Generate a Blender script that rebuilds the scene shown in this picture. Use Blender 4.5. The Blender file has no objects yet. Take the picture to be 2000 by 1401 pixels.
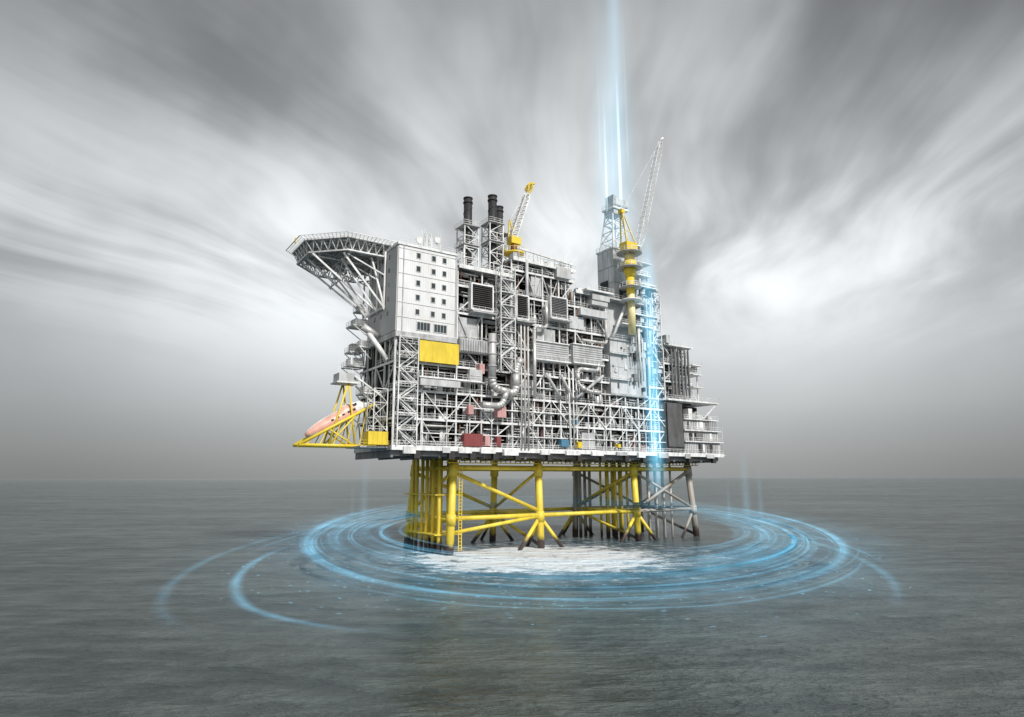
import bpy, math, random
from mathutils import Vector, Matrix
rnd=random.Random(7)
sc=bpy.context.scene
# ---------------------------------------------------------------- helpers
def mat(name,col,rough=.5,metal=0.,var=.25,scale=.6,rib=None,coat=None):
    m=bpy.data.materials.new(name);m.use_nodes=True
    nt=m.node_tree;N=nt.nodes;L=nt.links
    b=N['Principled BSDF'];b.inputs['Roughness'].default_value=rough;b.inputs['Metallic'].default_value=metal
    tc=N.new('ShaderNodeTexCoord')
    mp=N.new('ShaderNodeMapping');mp.inputs['Scale'].default_value=(1,1,.35);L.new(tc.outputs['Object'],mp.inputs['Vector'])
    n=N.new('ShaderNodeTexNoise');n.inputs['Scale'].default_value=scale;n.inputs['Detail'].default_value=6;n.inputs['Roughness'].default_value=.65
    L.new(mp.outputs[0],n.inputs['Vector'])
    r=N.new('ShaderNodeValToRGB');r.color_ramp.elements[0].position=.35;r.color_ramp.elements[1].position=.62
    k=1-var
    r.color_ramp.elements[0].color=(col[0]*k,col[1]*k*.98,col[2]*k*.95,1);r.color_ramp.elements[1].color=(*col,1)
    L.new(n.outputs['Fac'],r.inputs['Fac']);L.new(r.outputs['Color'],b.inputs['Base Color'])
    if rib:
        axis,pitch=rib
        w=N.new('ShaderNodeTexWave');w.wave_type='BANDS';w.bands_direction=axis;w.inputs['Scale'].default_value=.314/pitch
        L.new(tc.outputs['Object'],w.inputs['Vector'])
        bp=N.new('ShaderNodeBump');bp.inputs['Strength'].default_value=.6;bp.inputs['Distance'].default_value=.15
        L.new(w.outputs['Fac'],bp.inputs['Height']);L.new(bp.outputs['Normal'],b.inputs['Normal'])
    return m
M={}
M['white']=mat('white_paint',(.86,.87,.87),.5,0,.38,.7)
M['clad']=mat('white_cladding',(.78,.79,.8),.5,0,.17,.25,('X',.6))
M['cladshade']=mat('white_cladding_shaded',(.5,.51,.52),.5,0,.2,.15,('Y',.6))  # white cladding with the left wall's shade put into its colour
M['lgrey']=mat('light_grey_paint',(.52,.53,.54),.55,0,.45)
M['panel']=mat('grey_panel',(.58,.59,.6),.55,0,.34,.4)
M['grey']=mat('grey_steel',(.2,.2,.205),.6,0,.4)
M['dark']=mat('dark_steel',(.045,.042,.04),.7,0,.5)
M['core']=mat('interior_shadowed_steel',(.02,.017,.015),.8,0,.6,.8)  # near-black colour paints in the shade inside modules and openings
M['black']=mat('stack_black',(.03,.03,.032),.5,0,.3)
M['yellow']=mat('yellow_paint',(.8,.6,.05),.45,0,.2)
M['cream']=mat('beam_washed_yellow',(.82,.72,.38),.45,0,.2)  # crane yellow paled in colour to show the light beam washing over it
M['silver']=mat('insulated_pipe',(.66,.65,.64),.4,.35,.35,.5)
M['pipe']=mat('pale_pipe',(.66,.64,.61),.5,0,.45,.5)
M['rust']=mat('rusty_pipe',(.25,.12,.07),.7,0,.5)
M['red']=mat('red_container',(.25,.06,.06),.5,0,.2)
M['pink']=mat('salmon_container',(.6,.34,.33),.5,0,.2)
M['blue']=mat('blue_container',(.08,.22,.33),.5,0,.2)
M['glass']=mat('window_glass',(.03,.045,.05),.1,0,.2)
M['orange']=mat('lifeboat_salmon',(.76,.42,.34),.4,0,.25)
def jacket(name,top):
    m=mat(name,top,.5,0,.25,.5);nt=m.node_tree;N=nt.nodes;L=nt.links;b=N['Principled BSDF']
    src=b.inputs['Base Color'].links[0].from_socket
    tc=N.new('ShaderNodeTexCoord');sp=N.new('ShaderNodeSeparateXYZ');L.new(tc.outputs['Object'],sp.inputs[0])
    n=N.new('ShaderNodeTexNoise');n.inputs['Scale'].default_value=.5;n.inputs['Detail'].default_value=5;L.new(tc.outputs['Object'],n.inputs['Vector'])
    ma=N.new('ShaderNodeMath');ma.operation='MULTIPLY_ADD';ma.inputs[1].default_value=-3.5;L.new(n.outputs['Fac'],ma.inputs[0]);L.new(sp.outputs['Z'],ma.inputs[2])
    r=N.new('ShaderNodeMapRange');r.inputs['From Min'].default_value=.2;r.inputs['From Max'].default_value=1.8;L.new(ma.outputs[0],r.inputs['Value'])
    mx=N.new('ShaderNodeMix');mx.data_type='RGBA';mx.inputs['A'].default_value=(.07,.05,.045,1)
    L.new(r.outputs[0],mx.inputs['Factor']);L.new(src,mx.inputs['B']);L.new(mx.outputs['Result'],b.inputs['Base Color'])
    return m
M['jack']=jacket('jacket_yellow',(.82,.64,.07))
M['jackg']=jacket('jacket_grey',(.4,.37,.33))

G={}
def buf(g,m):
    return G.setdefault((g,m),([],[],[]))
def box(g,m,u0,u1,v0,v1,z0,z1):
    V,F,S=buf(g,m);i=len(V)
    if u0>u1:u0,u1=u1,u0
    if v0>v1:v0,v1=v1,v0
    V+= [(u0,v0,z0),(u1,v0,z0),(u1,v1,z0),(u0,v1,z0),(u0,v0,z1),(u1,v0,z1),(u1,v1,z1),(u0,v1,z1)]
    F+= [(i,i+3,i+2,i+1),(i+4,i+5,i+6,i+7),(i,i+1,i+5,i+4),(i+1,i+2,i+6,i+5),(i+2,i+3,i+7,i+6),(i+3,i,i+4,i+7)]
    S+=[0]*6
def tube(g,m,p,q,r,n=4,r2=None,cap=True):
    V,F,S=buf(g,m);p=Vector(p);q=Vector(q);d=q-p
    if d.length<1e-4:return
    d.normalize();a=Vector((0,0,1)) if abs(d.z)<.9 else Vector((1,0,0))
    x=d.cross(a).normalized();y=d.cross(x);i=len(V);r2=r if r2 is None else r2
    off=math.pi/4 if n==4 else 0
    for k in range(n):
        t=2*math.pi*k/n+off;o=x*math.cos(t)+y*math.sin(t)
        V.append(tuple(p+o*r));V.append(tuple(q+o*r2))
    for k in range(n):
        k2=(k+1)%n;F.append((i+2*k,i+2*k+1,i+2*k2+1,i+2*k2));S.append(1 if n>=8 else 0)
    if cap:
        F.append(tuple(i+2*k for k in range(n)));F.append(tuple(i+2*k+1 for k in reversed(range(n))));S+=[0,0]
def path(g,m,pts,r,n=10):
    pts=[Vector(p) for p in pts];out=[pts[0]]
    for k in range(1,len(pts)-1):
        a,b,c=pts[k-1],pts[k],pts[k+1]
        R=min(r*2.2,(b-a).length*.45,(c-b).length*.45)
        s=b+(a-b).normalized()*R;e=b+(c-b).normalized()*R
        for t in (0,.25,.5,.75,1):out.append(s*(1-t)**2+b*2*t*(1-t)+e*t*t)
    out.append(pts[-1])
    for k in range(len(out)-1):
        d=(out[k+1]-out[k]);e=d.normalized()*r*.12 if d.length>0 else d
        tube(g,m,out[k]-e,out[k+1]+e,r,n)
def lattice(g,m,u0,u1,v0,v1,z0,z1,step,r,taper=0.,r2=None,floors=False):
    r2=r2 or r*.65
    n=max(1,round((z1-z0)/step));cu,cv=(u0+u1)/2,(v0+v1)/2
    def cs(k):
        f=k/n;s=1-taper*f;z=z0+(z1-z0)*f
        return [(cu+(a-cu)*s,cv+(b-cv)*s,z) for a,b in((u0,v0),(u1,v0),(u1,v1),(u0,v1))]
    for k in range(n):
        A=cs(k);Bc=cs(k+1)
        for j in range(4):
            j2=(j+1)%4
            tube(g,m,A[j],Bc[j],r);tube(g,m,Bc[j],Bc[j2],r2)
            if k%2:tube(g,m,A[j],Bc[j2],r2)
            else:tube(g,m,A[j2],Bc[j],r2)
        if floors: box(g,'lgrey',u0,u1,v0,v1,A[0][2]-.08,A[0][2]+.08)
def boom(g,m,p,q,w0,w1,n,r):
    p=Vector(p);q=Vector(q);d=(q-p).normalized();x=d.cross(Vector((0,0,1))).normalized();y=d.cross(x)
    def cs(k):
        f=k/n;w=w0+(w1-w0)*f;w=w*min(1,.35+min(f,1-f)*8);c=p.lerp(q,f)
        return [c+x*w/2+y*w/2,c-x*w/2+y*w/2,c-x*w/2-y*w/2,c+x*w/2-y*w/2]
    for k in range(n):
        A=cs(k);Bc=cs(k+1)
        for j in range(4):
            j2=(j+1)%4
            tube(g,m,A[j],Bc[j],r);tube(g,m,Bc[j],Bc[j2],r*.6);tube(g,m,A[j],Bc[j2],r*.6)
def rail(g,p,q,m='white',h=1.15,r=.05):
    p=Vector(p);q=Vector(q);L=(q-p).length;n=max(1,round(L/1.6));up=Vector((0,0,1))
    for k in range(n+1):
        c=p.lerp(q,k/n);tube(g,m,c,c+up*h,r)
    for f in (.5,1):tube(g,m,p+up*h*f,q+up*h*f,r)
def louver(g,u0,u1,v,z0,z1,n,fm='white',sm='grey'):
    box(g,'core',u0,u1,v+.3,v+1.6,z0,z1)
    for k in range(n):
        z=z0+(z1-z0)*(k+.5)/n;h=(z1-z0)/n*.22
        box(g,sm,u0+.1,u1-.1,v,v+.35,z-h,z+h)
    for a in (u0,u1):box(g,fm,a-.18,a+.18,v-.1,v+1.65,z0-.2,z1+.2)
    box(g,fm,u0,u1,v-.12,v+1.6,z1,z1+.35);box(g,fm,u0,u1,v-.12,v+1.6,z0-.35,z0)
FR=lambda s,d,z:(s,-6+d,z)
SD=lambda s,d,z:(-18+d,s,z)
def mbox(g,m,mp,s0,s1,d0,d1,z0,z1):
    a=mp(s0,d0,z0);b=mp(s1,d1,z1);box(g,m,a[0],b[0],a[1],b[1],z0,z1)
def mtube(g,m,mp,a,b,r,n=4):tube(g,m,mp(*a),mp(*b),r,n)
def cell(g,mp,s0,s1,z0,z1,dens=1.,brace=None,railing=True,halfdeck=False):
    W=s1-s0;H=z1-z0
    mbox(g,'lgrey',mp,s0,s1,.15,5,z0-.18,z0+.06)
    mbox(g,'white',mp,s0,s1,-.12,.14,z0-.42,z0+.1)
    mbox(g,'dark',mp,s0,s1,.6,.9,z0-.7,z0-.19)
    mtube(g,'white',mp,(s0,.1,z0),(s0,.1,z1),.24)
    if rnd.random()<.5:
        sm=s0+W*rnd.uniform(.35,.65);mtube(g,'white',mp,(sm,.25,z0),(sm,.25,z1),.16)
    if brace is None:brace=rnd.choice(['/','\\','v','','',''])
    if brace in('/','x') and brace:mtube(g,'white',mp,(s0,.2,z0),(s1,.2,z1),.17)
    if brace in('\\','x') and brace:mtube(g,'white',mp,(s0,.24,z1),(s1,.24,z0),.17)
    if brace=='v':
        mtube(g,'lgrey',mp,(s0,.2,z1),(s0+W/2,.2,z0),.17);mtube(g,'lgrey',mp,(s1,.2,z1),(s0+W/2,.2,z0),.17)
    if railing:rail(g,mp(s0,-.1,z0+.1),mp(s1,-.1,z0+.1))
    if halfdeck:
        zh=z0+H*.5;mbox(g,'white',mp,s0,s1,-.05,1.2,zh-.15,zh+.08);rail(g,mp(s0,-.05,zh),mp(s1,-.05,zh))
    for _ in range(int(5*dens)):
        w=rnd.uniform(.6,W*.3);h=rnd.uniform(.6,H*.45);s=rnd.uniform(s0+.3,s1-w-.2);d=rnd.uniform(1.2,3.6)
        zz=z0+.1 if rnd.random()<.65 else rnd.uniform(z0+.5,z1-h-.3)
        m=rnd.choice(['lgrey','grey','white','dark','grey','dark','dark','panel'] if rnd.random()<.96 else ['red','pink','yellow'])
        mbox(g,m,mp,s,s+w,d,d+rnd.uniform(.5,1.2),zz,zz+h)
    for _ in range(int(2*dens)):
        r=rnd.uniform(.35,.8);s=rnd.uniform(s0+1,s1-1);d=rnd.uniform(1.8,3.5);h=rnd.uniform(1.2,H*.7)
        mtube(g,rnd.choice(['pipe','silver','lgrey','white']),mp,(s,d,z0+.1),(s,d,z0+h),r,10)
    for _ in range(int(8*dens)):
        r=rnd.choice([.07,.09,.12,.18,.26]);z=z1-.6-abs(rnd.gauss(0,H*.22));z=max(z,z0+.4)
        a=rnd.uniform(s0,s0+W*.4);b=rnd.uniform(s0+W*.6,s1);d=rnd.uniform(.4,4)
        mtube(g,rnd.choice(['pipe','silver','white','lgrey','grey']),mp,(a,d,z),(b,d,z),r,8)
    for _ in range(int(8*dens)):
        r=rnd.choice([.06,.08,.1,.14,.22]);s=rnd.uniform(s0,s1);d=rnd.uniform(.3,3.6)
        a=z0 if rnd.random()<.7 else z0+H*.4
        mtube(g,rnd.choice(['pipe','silver','white','lgrey','grey','rust']),mp,(s,d,a),(s,d,z1-rnd.choice([0,0,H*.3])),r,8)
    for _ in range(int(3*dens)):
        s=rnd.uniform(s0,s1-2);z=rnd.uniform(z0+1,z1-1);d=rnd.uniform(.3,2.5)
        mbox(g,'white',mp,s,s+rnd.uniform(1,3.5),d,d+.4,z,z+.12)
def stairs(g,u0,u1,v0,v1,z0,z1,step):
    lattice(g,'white',u0,u1,v0,v1,z0,z1,step,.17,0,.1)
    z=z0;k=0
    while z+step<=z1+.1:
        a,b=(u0+.3,u1-.3) if k%2 else (u1-.3,u0+.3)
        for vv in (v0+.4,v0+1.3):
            tube(g,'white',(a,vv,z),(b,vv,z+step),.13)
            tube(g,'white',(a,vv,z+1),(b,vv,z+step+1),.05)
        box(g,'lgrey',u0,u1,v0,v1,z+step-.08,z+step+.04);rail(g,(u0,v0,z+step),(u1,v0,z+step))
        z+=step;k+=1
T='topsides'
lv=[25,31.5,38,44.5,51,58,65,72]
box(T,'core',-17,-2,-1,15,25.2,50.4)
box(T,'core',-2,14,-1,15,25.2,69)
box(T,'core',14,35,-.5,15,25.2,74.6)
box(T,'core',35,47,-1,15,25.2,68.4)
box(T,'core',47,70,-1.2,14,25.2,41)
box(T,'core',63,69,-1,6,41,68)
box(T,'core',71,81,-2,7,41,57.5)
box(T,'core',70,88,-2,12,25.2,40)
for u in range(-18,92,6):box(T,'grey',u-.3,u+.3,-6,16,22.6,24.6)
for v in (-5.6,-1,4,9,15.5):box(T,'grey',-18,92,v-.35,v+.35,23,24.7)
box(T,'lgrey',-18.4,93,-6.9,16.4,24.62,25)
box(T,'white',-18.6,93.2,-7.2,-6.92,24.2,25.3)
box(T,'lgrey',-18.7,-18.42,-6.9,16,24.2,25.3)
rail(T,(-18.5,-7.1,25.2),(93,-7.1,25.2))
u=-16
while u<90:
    w=rnd.uniform(1.5,6);box(T,rnd.choice(['white','lgrey','panel']),u,u+w,-7.2-rnd.uniform(.3,1.1),-7.21,23.4+rnd.uniform(0,.7),25.0)
    box(T,'dark',u+w,u+w+1.5,-7,-6,22.4,24.1);u+=w+rnd.uniform(2,8)
ucol=[-18,-11,-2,5,14,19,24,29.5,35,41,47]
tops={-18:51,-11:51,-2:69.5,5:69.5,14:74.6,19:74.6,24:74.6,29.5:74.6,35:69,41:69}
for i in range(len(ucol)-1):
    u0,u1=ucol[i],ucol[i+1];top=tops[u0]
    for k in range(len(lv)):
        z0=lv[k];z1=lv[k+1] if k+1<len(lv) else top
        if z0>=top-1:continue
        z1=min(z1,top)
        low=z0<37
        cell(T,FR,u0,u1,z0,z1,1.,halfdeck=low and rnd.random()<.5,brace=None if not low else rnd.choice(['/','\\','v','']))
    if top>51.5:
        box(T,'lgrey',u0,u1,-6.6,15,top,top+.5);box(T,'white',u0-.05,u1,-6.9,-6.61,top-.3,top+.7)
        rail(T,(u0,-6.8,top+.6),(u1,-6.8,top+.6))
for i,(u0,u1) in enumerate([(47,53),(53,58),(58,63),(63,69)]):
    for k in range(3 if u0<63 else 7):
        z0=lv[k];z1=min(lv[k+1] if k+1<len(lv) else 70,70 if u0>=63 else 41)
        if z1-z0>1.5:cell(T,FR,u0,u1,z0,z1,1.1)
for u in [x*6.2-17 for x in range(14)]:
    tube(T,'white',(u,-6.25,25),(u,-6.25,rnd.choice([31.5,38,38,44.5])),.13)
for z in (28.2,34.6,41):
    box(T,'white',-11,69,-6.5,-6.2,z-.1,z+.12)
for k in range(13):
    u=-11+6.2*k
    tube(T,'white',(u,-6.4,31.5 if k%2 else 38),(u+6.2,-6.4,38 if k%2 else 31.5),.14)
for v0,v1 in ((-6,0),(0,5.5),(5.5,11),(11,16)):
    for z0,z1 in zip(lv[:4],lv[1:5]):
        cell(T,SD,v0,v1,z0,z1,.8,railing=rnd.random()<.6)
box(T,'dark',-16.6,-15,-5,15,38,50)
for (v,z,w,o) in ((10,55.5,5,4.5),(9,50,4,3),(14,49.5,4,3.6),(12,45.5,5,4.6),(5,38,5,3),(12,60,4,2.5),(14,34,4,4)):
    box(T,'white',-18-o,-18,v,v+w,z-.2,z+.15);rail(T,(-18-o,v,z),(-18-o,v+w,z));rail(T,(-18-o,v,z),(-18,v,z))
    tube(T,'white',(-18-o,v,z),(-18,v,z-3),.14);tube(T,'white',(-18-o,v+w,z),(-18,v+w,z-3),.14)
    box(T,rnd.choice(['white','lgrey']),-18-o*.8,-18-.4,v+.8,v+w-.8,z+.16,z+rnd.uniform(1.2,2.4))
tube(T,'white',(-21,3,52),(-18,-2,45),.6,10);tube(T,'silver',(-22.5,3,53.5),(-19,3,51.5),.9,12)
A='accommodation_block'
box(A,'clad',-18.0,-2.6,-6.6,11,51.2,72.0)
box(A,'cladshade',-18.3,-18.02,-6.4,11,51.4,71.6)
box(A,'lgrey',-18.4,-2.5,-6.9,11.1,49.9,51.18)
box(A,'white',-18.4,-2.4,-6.85,11.2,72.02,72.6)
for z in (54.6,58.1,61.6,65.1,68.6,71.2):
    box(A,'panel',-18.05,-2.55,-6.68,-6.6,z-.06,z+.06)
for z in (56.3,59.8,63.3,66.8,70.1):
    for u in (-13,-9,-6.1):
        box(A,'panel',u-.62,u+.62,-6.7,-6.6,z-.75,z+.75);box(A,'glass',u-.45,u+.45,-6.75,-6.702,z-.58,z+.58)
    for v in (-2,2,6):
        box(A,'glass',-18.36,-18.3,v,v+.8,z-.5,z+.5)
for u0 in (-13,-8.6):
    box(A,'panel',u0-.2,u0+3.5,-6.72,-6.6,51.9,54.1)
    for k in range(4):box(A,'glass',u0+.05+k*.83,u0+.75+k*.83,-6.78,-6.722,52.1,53.9)
for u in (-16.8,-2.9):tube(A,'lgrey',(u,-6.75,51.5),(u,-6.75,72.0),.12)
rail(A,(-18.3,-6.7,72.6),(-2.5,-6.7,72.6))
for k in range(9):
    u=rnd.uniform(-17,-4);v=rnd.uniform(-5,3);h=rnd.uniform(.8,2.6)
    box(A,'white',u,u+rnd.uniform(.8,2.2),v,v+1.5,72.6,72.6+h)
lattice(A,'white',-9.5,-7.8,-3,-1.3,72.6,78.,1.6,.09,.3)
for k in range(10):
    u=rnd.uniform(-12,-4);tube(A,'white',(u,-3,72),(u,-3,74.5+rnd.uniform(1,5)),.05)
for u,z in ((-11.5,75.4),(-6.5,76.4)):
    tube(A,'white',(u,-3.6,z),(u,-3.2,z),.8,12);tube(A,'white',(u,-3,72.5),(u,-3,z),.12)
# helideck
Hh='helideck';hc=(-22.5,13.5);R=14.3;HZ=74.2
oct_=[(hc[0]+R*math.cos(math.radians(22.5+45*k)),hc[1]+R*math.sin(math.radians(22.5+45*k))) for k in range(8)]
Vb,Fb,Sb=buf(Hh,'lgrey');i=len(Vb)
for z in (HZ-.4,HZ+.1):
    for p in oct_:Vb.append((p[0],p[1],z))
Fb.append(tuple(i+7-k for k in range(8)));Fb.append(tuple(i+8+k for k in range(8)));Sb+=[0,0]
for k in range(8):
    k2=(k+1)%8;Fb.append((i+k,i+k2,i+8+k2,i+8+k));Sb.append(0)
for k in range(8):
    a=Vector((*oct_[k],HZ-.2));b=Vector((*oct_[(k+1)%8],HZ-.2));c=Vector((*hc,HZ-.2))
    ao=a+(a-c).normalized()*1.7+Vector((0,0,.6));bo=b+(b-c).normalized()*1.7+Vector((0,0,.6))
    tube(Hh,'white',ao,bo,.12);tube(Hh,'white',a,b,.28)
    for j in range(12):
        tube(Hh,'white',a.lerp(b,j/12),ao.lerp(bo,j/12),.07)
    for f in (.33,.66):tube(Hh,'white',a.lerp(ao,f),b.lerp(bo,f),.04)
    al=c+(a-c)*.92+Vector((0,0,-2.8));bl=c+(b-c)*.92+Vector((0,0,-2.8))
    tube(Hh,'white',al,bl,.24)
    n=5
    for j in range(n):
        tube(Hh,'white',a.lerp(b,j/n),al.lerp(bl,(j+.5)/n),.13);tube(Hh,'white',al.lerp(bl,(j+.5)/n),a.lerp(b,(j+1)/n),.13)
for g in range(-3,4):
    o=g*3.9;hl=math.sqrt(max(0,(R*.93)**2-o*o))*.97
    for (p,q) in (((hc[0]+o,hc[1]-hl),(hc[0]+o,hc[1]+hl)),((hc[0]-hl,hc[1]+o),(hc[0]+hl,hc[1]+o))):
        P=Vector((*p,HZ-.7));Q=Vector((*q,HZ-.7));tube(Hh,'white',P,Q,.22)
        if g%2==0:continue
        d=Vector((0,0,-2.4));P2=P.lerp(Q,.04)+d;Q2=P.lerp(Q,.96)+d;tube(Hh,'white',P2,Q2,.2)
        for j in range(7):
            tube(Hh,'lgrey',P.lerp(Q,j/7),P2.lerp(Q2,(j+.5)/7),.1);tube(Hh,'lgrey',P2.lerp(Q2,(j+.5)/7),P.lerp(Q,(j+1)/7),.1)
for v in (-0,4.5,9,13.5):
    for (ue,ze) in ((-34,70.8),(-27,70.8)):
        tube(Hh,'white',(ue if v>2 else ue+6,v+3,ze),(-18.6,min(v,11),58),.3)
    tube(Hh,'white',(-27,v+3,70.8),(-18.6,min(v,11),66),.2)
    tube(Hh,'white',(-18.7,v,57.5),(-18.7,v,72),.25)
tube(Hh,'white',(-18.8,0,58),(-18.8,11,58),.28);tube(Hh,'white',(-27,3,65.5),(-27,16,65.5),.2)
for v in (3,7.5,12):tube(Hh,'white',(-26.5,v,65.2),(-26.5,v+4.5,71.2),.14);tube(Hh,'white',(-26.5,v+4.5,65.2),(-26.5,v,71.2),.14)
tube(Hh,'yellow',(-37,12,74.2),(-37,12,75.6),.25)
box(Hh,'panel',-17.8,-10,-1,10,72.62,HZ-.45)
for u in (-17.6,-14,-10.5):
    tube(Hh,'white',(u,-1.2,72.6),(u,-1.2,HZ-.4),.2)
# named front features
box(T,'yellow',-12.4,-2.2,-7.25,-7.0,44.6,49.6)
for u in (-12.4,-9,-5.6,-2.2):box(T,'yellow',u-.08,u+.08,-7.32,-7.26,44.6,49.6)
stairs(T,-17.6,-12.9,-7.6,-5.4,25.3,50,3.3)
for k in range(14):box(T,'lgrey',-1.9+k*.68,-1.35+k*.68,-8.0,-7.6,48.2,51)
box(T,'panel',-2,8,-7.58,-5.5,48,51.2)
box(T,'white',-12.8,3.5,-8.2,-6.4,40.7,41.1);rail(T,(-12.8,-8.1,41.1),(3.5,-8.1,41.1))
box(T,'panel',-12.4,-2,-8.0,-7,39,40.6);box(T,'panel',.5,4,-8,-7,41.2,43.8)
louver(T,1.2,7.4,-7.4,59.2,65.4,12,sm='dark');louver(T,14.6,18.4,-7.4,58.6,64.6,12,sm='dark');louver(T,25.8,31.4,-7.2,60.5,66,12)
for (a,b,z) in ((1,8,58.6),(14,20,58),(25,32,60)):
    box(T,'lgrey',a,b,-8.6,-5.5,z-.5,z-.2);rail(T,(a,-8.5,z-.2),(b,-8.5,z-.2))
for (a,b,z0,z1) in ((20.6,31.6,48.6,53.2),(33.2,43.6,48.9,53.8)):
    box(T,'panel',a,b,-7.2,-4.5,z0,z1)
    for k in range(8):
        z=z0+(z1-z0)*(k+.5)/8;box(T,'grey',a+.2,b-.2,-7.26,-7.2,z-.1,z+.05)
    box(T,'white',a-.3,b+.3,-7.9,-4.4,z0-.4,z0);rail(T,(a,-7.8,z0),(b,-7.8,z0))
    box(T,'white',a-.2,b+.2,-7.5,-4.4,z1,z1+.3)
for (a,b,z0,z1,v,m) in ((-1.5,4,52,57,-5,'lgrey'),(8.5,13,59,64,-4.6,'grey'),(20.5,24.5,66,71.5,-5,'panel'),(33,38,58.5,62,-5.6,'panel'),(36,46,62.5,64.5,-6.8,'panel'),(22,28,54,57.2,-5.4,'lgrey'),(40,46,66,68.6,-7,'panel'),(6,10,32,36.5,-5,'panel'),(36.5,41,25.5,30,-5.6,'lgrey'),(17,21,39,43,-5.2,'lgrey'),(28,33,72,75,-6.7,'panel')):
    box(T,m,a,b,v-.6,v+2,z0,z1)
stairs(T,8.6,12.9,-9.2,-6.9,44,71,3.4)
path(T,'silver',[(6.6,-8.4,53),(6.6,-8.4,39.7),(13.6,-8.4,38.4),(13.6,-8.4,45),(15.2,-8.4,47.5)],.95,14)
path(T,'silver',[(10.6,-8.6,38.9),(9.3,-8.6,35.3),(3.6,-8.6,35.3)],.75,14)
for z in (42,45,48,51):tube(T,'lgrey',(6.6,-8.4,z-.15),(6.6,-8.4,z+.15),1.1,14)
path(T,'silver',[(41.5,-7.8,49),(41.5,-7.8,47),(34.2,-7.8,47),(34.2,-7.8,42.5),(38,-7.8,41),(42,-7.8,41)],.55,12)
path(T,'silver',[(24,-7.6,64),(24,-7.6,57),(20,-7.6,57),(20,-7.6,38)],.45,12)
path(T,'pipe',[(45,-7.6,62),(45,-7.6,55.2),(36,-7.6,55.2)],.4,12)
for u in (15.9,17,18.1):tube(T,'pipe',(u,-7.4,25),(u,-7.4,57),.22,8)
for u in (31.6,33):tube(T,'white',(u,-7.1,26),(u,-7.1,47),.2,8)
for p,q in (((24,-7,45),(29,-7,38.5)),((29,-7,45),(33,-7,38.5)),((34,-7,39),(44,-7,46)),((18.2,-7,58.5),(18.2,-7,75))):tube(T,'lgrey',p,q,.42,8)
for (m,a,b,z0,z1,v) in (('red',-.6,4.6,25.4,28.4,-6.9),('pink',5.2,6.6,25.6,28,-6.9),('pink',8.3,10.8,32.6,34.8,-7.6),('red',8.6,9.8,25.6,28,-6.8),('blue',28.4,30.9,26,27.8,-6.9),('yellow',34,35.4,25.8,27.4,-6.9),('pink',.6,2,33,35.2,-6.8),('pink',3.4,4.8,43,45.4,-7.2),('blue',33.4,34,32,33.2,-6.8),('yellow',48.2,49.2,26.2,27.2,-7)):
    box(T,m,a,b,v-.6,v+1,z0,z1)
    for k in range(int((b-a)/.5)):box(T,m,a+.12+k*.5,a+.3+k*.5,v-.66,v-.6,z0+.1,z1-.1)
tube(T,'pink',(8.3,-7.9,34.8),(9.55,-7.9,35.8),.3,6);tube(T,'pink',(10.8,-7.9,34.8),(9.55,-7.9,35.8),.3,6)
for k in range(16):
    u=rnd.uniform(15,46);t=75.1 if u<35 else 69.5;h=rnd.uniform(.6,2)
    box(T,rnd.choice(['white','lgrey']),u,u+rnd.uniform(.7,2),-5,-3,t,t+h)
for u in (15.5,18,22,31,33.5):tube(T,'white',(u,-6.6,75),(u,-6.6,75+rnd.uniform(2,4)),.06)
tube(T,'white',(15.5,-7.2,77.6),(34,-7.2,76.3),.32)
for k in range(8):tube(T,'white',(15.5+k*2.4,-7.2,75),(15.5+k*2.4,-7.2,77.4-k*.17),.1)
box(T,'white',37.5,47.6,-8.6,-4,69.6,70.1);rail(T,(37.5,-8.5,70.1),(47.6,-8.5,70.1));box(T,'panel',40,46.5,-7.9,-4.5,67.4,69.0)
# exhaust stacks
E='exhaust_stacks'
for (u,v,z0,z1,r) in ((5.2,2,68,92.6,1.15),(13,2,68,95.2,1.2),(19,8,72,95.6,1.15)):
    tube(E,'black',(u,v,z0),(u,v,z1),r,20);tube(E,'dark',(u,v,z1-1.6),(u,v,z1-1.2),r*1.15,20);tube(E,'dark',(u,v,z1-.3),(u,v,z1),r*1.12,20)
    for j in range(20):
        a=j*.7;z=z1-10+j*.42
        tube(E,'dark',(u+r*math.cos(a),v+r*math.sin(a),z),(u+r*math.cos(a+.7),v+r*math.sin(a+.7),z+.42),.16)
    lattice(E,'white',u-2.1,u+2.1,v-2.1,v+2.1,z0+1,z1-8.5,2.9,.2)
    for z in (z1-8.6,z1-14):
        box(E,'lgrey',u-2.5,u+2.5,v-2.6,v+2.6,z-.1,z+.1);rail(E,(u-2.5,v-2.6,z),(u+2.5,v-2.6,z));rail(E,(u-2.5,v-2.6,z),(u-2.5,v+2.6,z))
box(E,'lgrey',1.5,16.5,-2.5,5,69.6,71)
for k in range(14):
    u=rnd.uniform(0,15);z=rnd.uniform(70,77);tube(E,'white',(u,-2.4,70),(u,-2.4,z),.14);tube(E,'white',(u,-2.4,z),(u+rnd.uniform(1,4),-2.4,z),.12)
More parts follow.
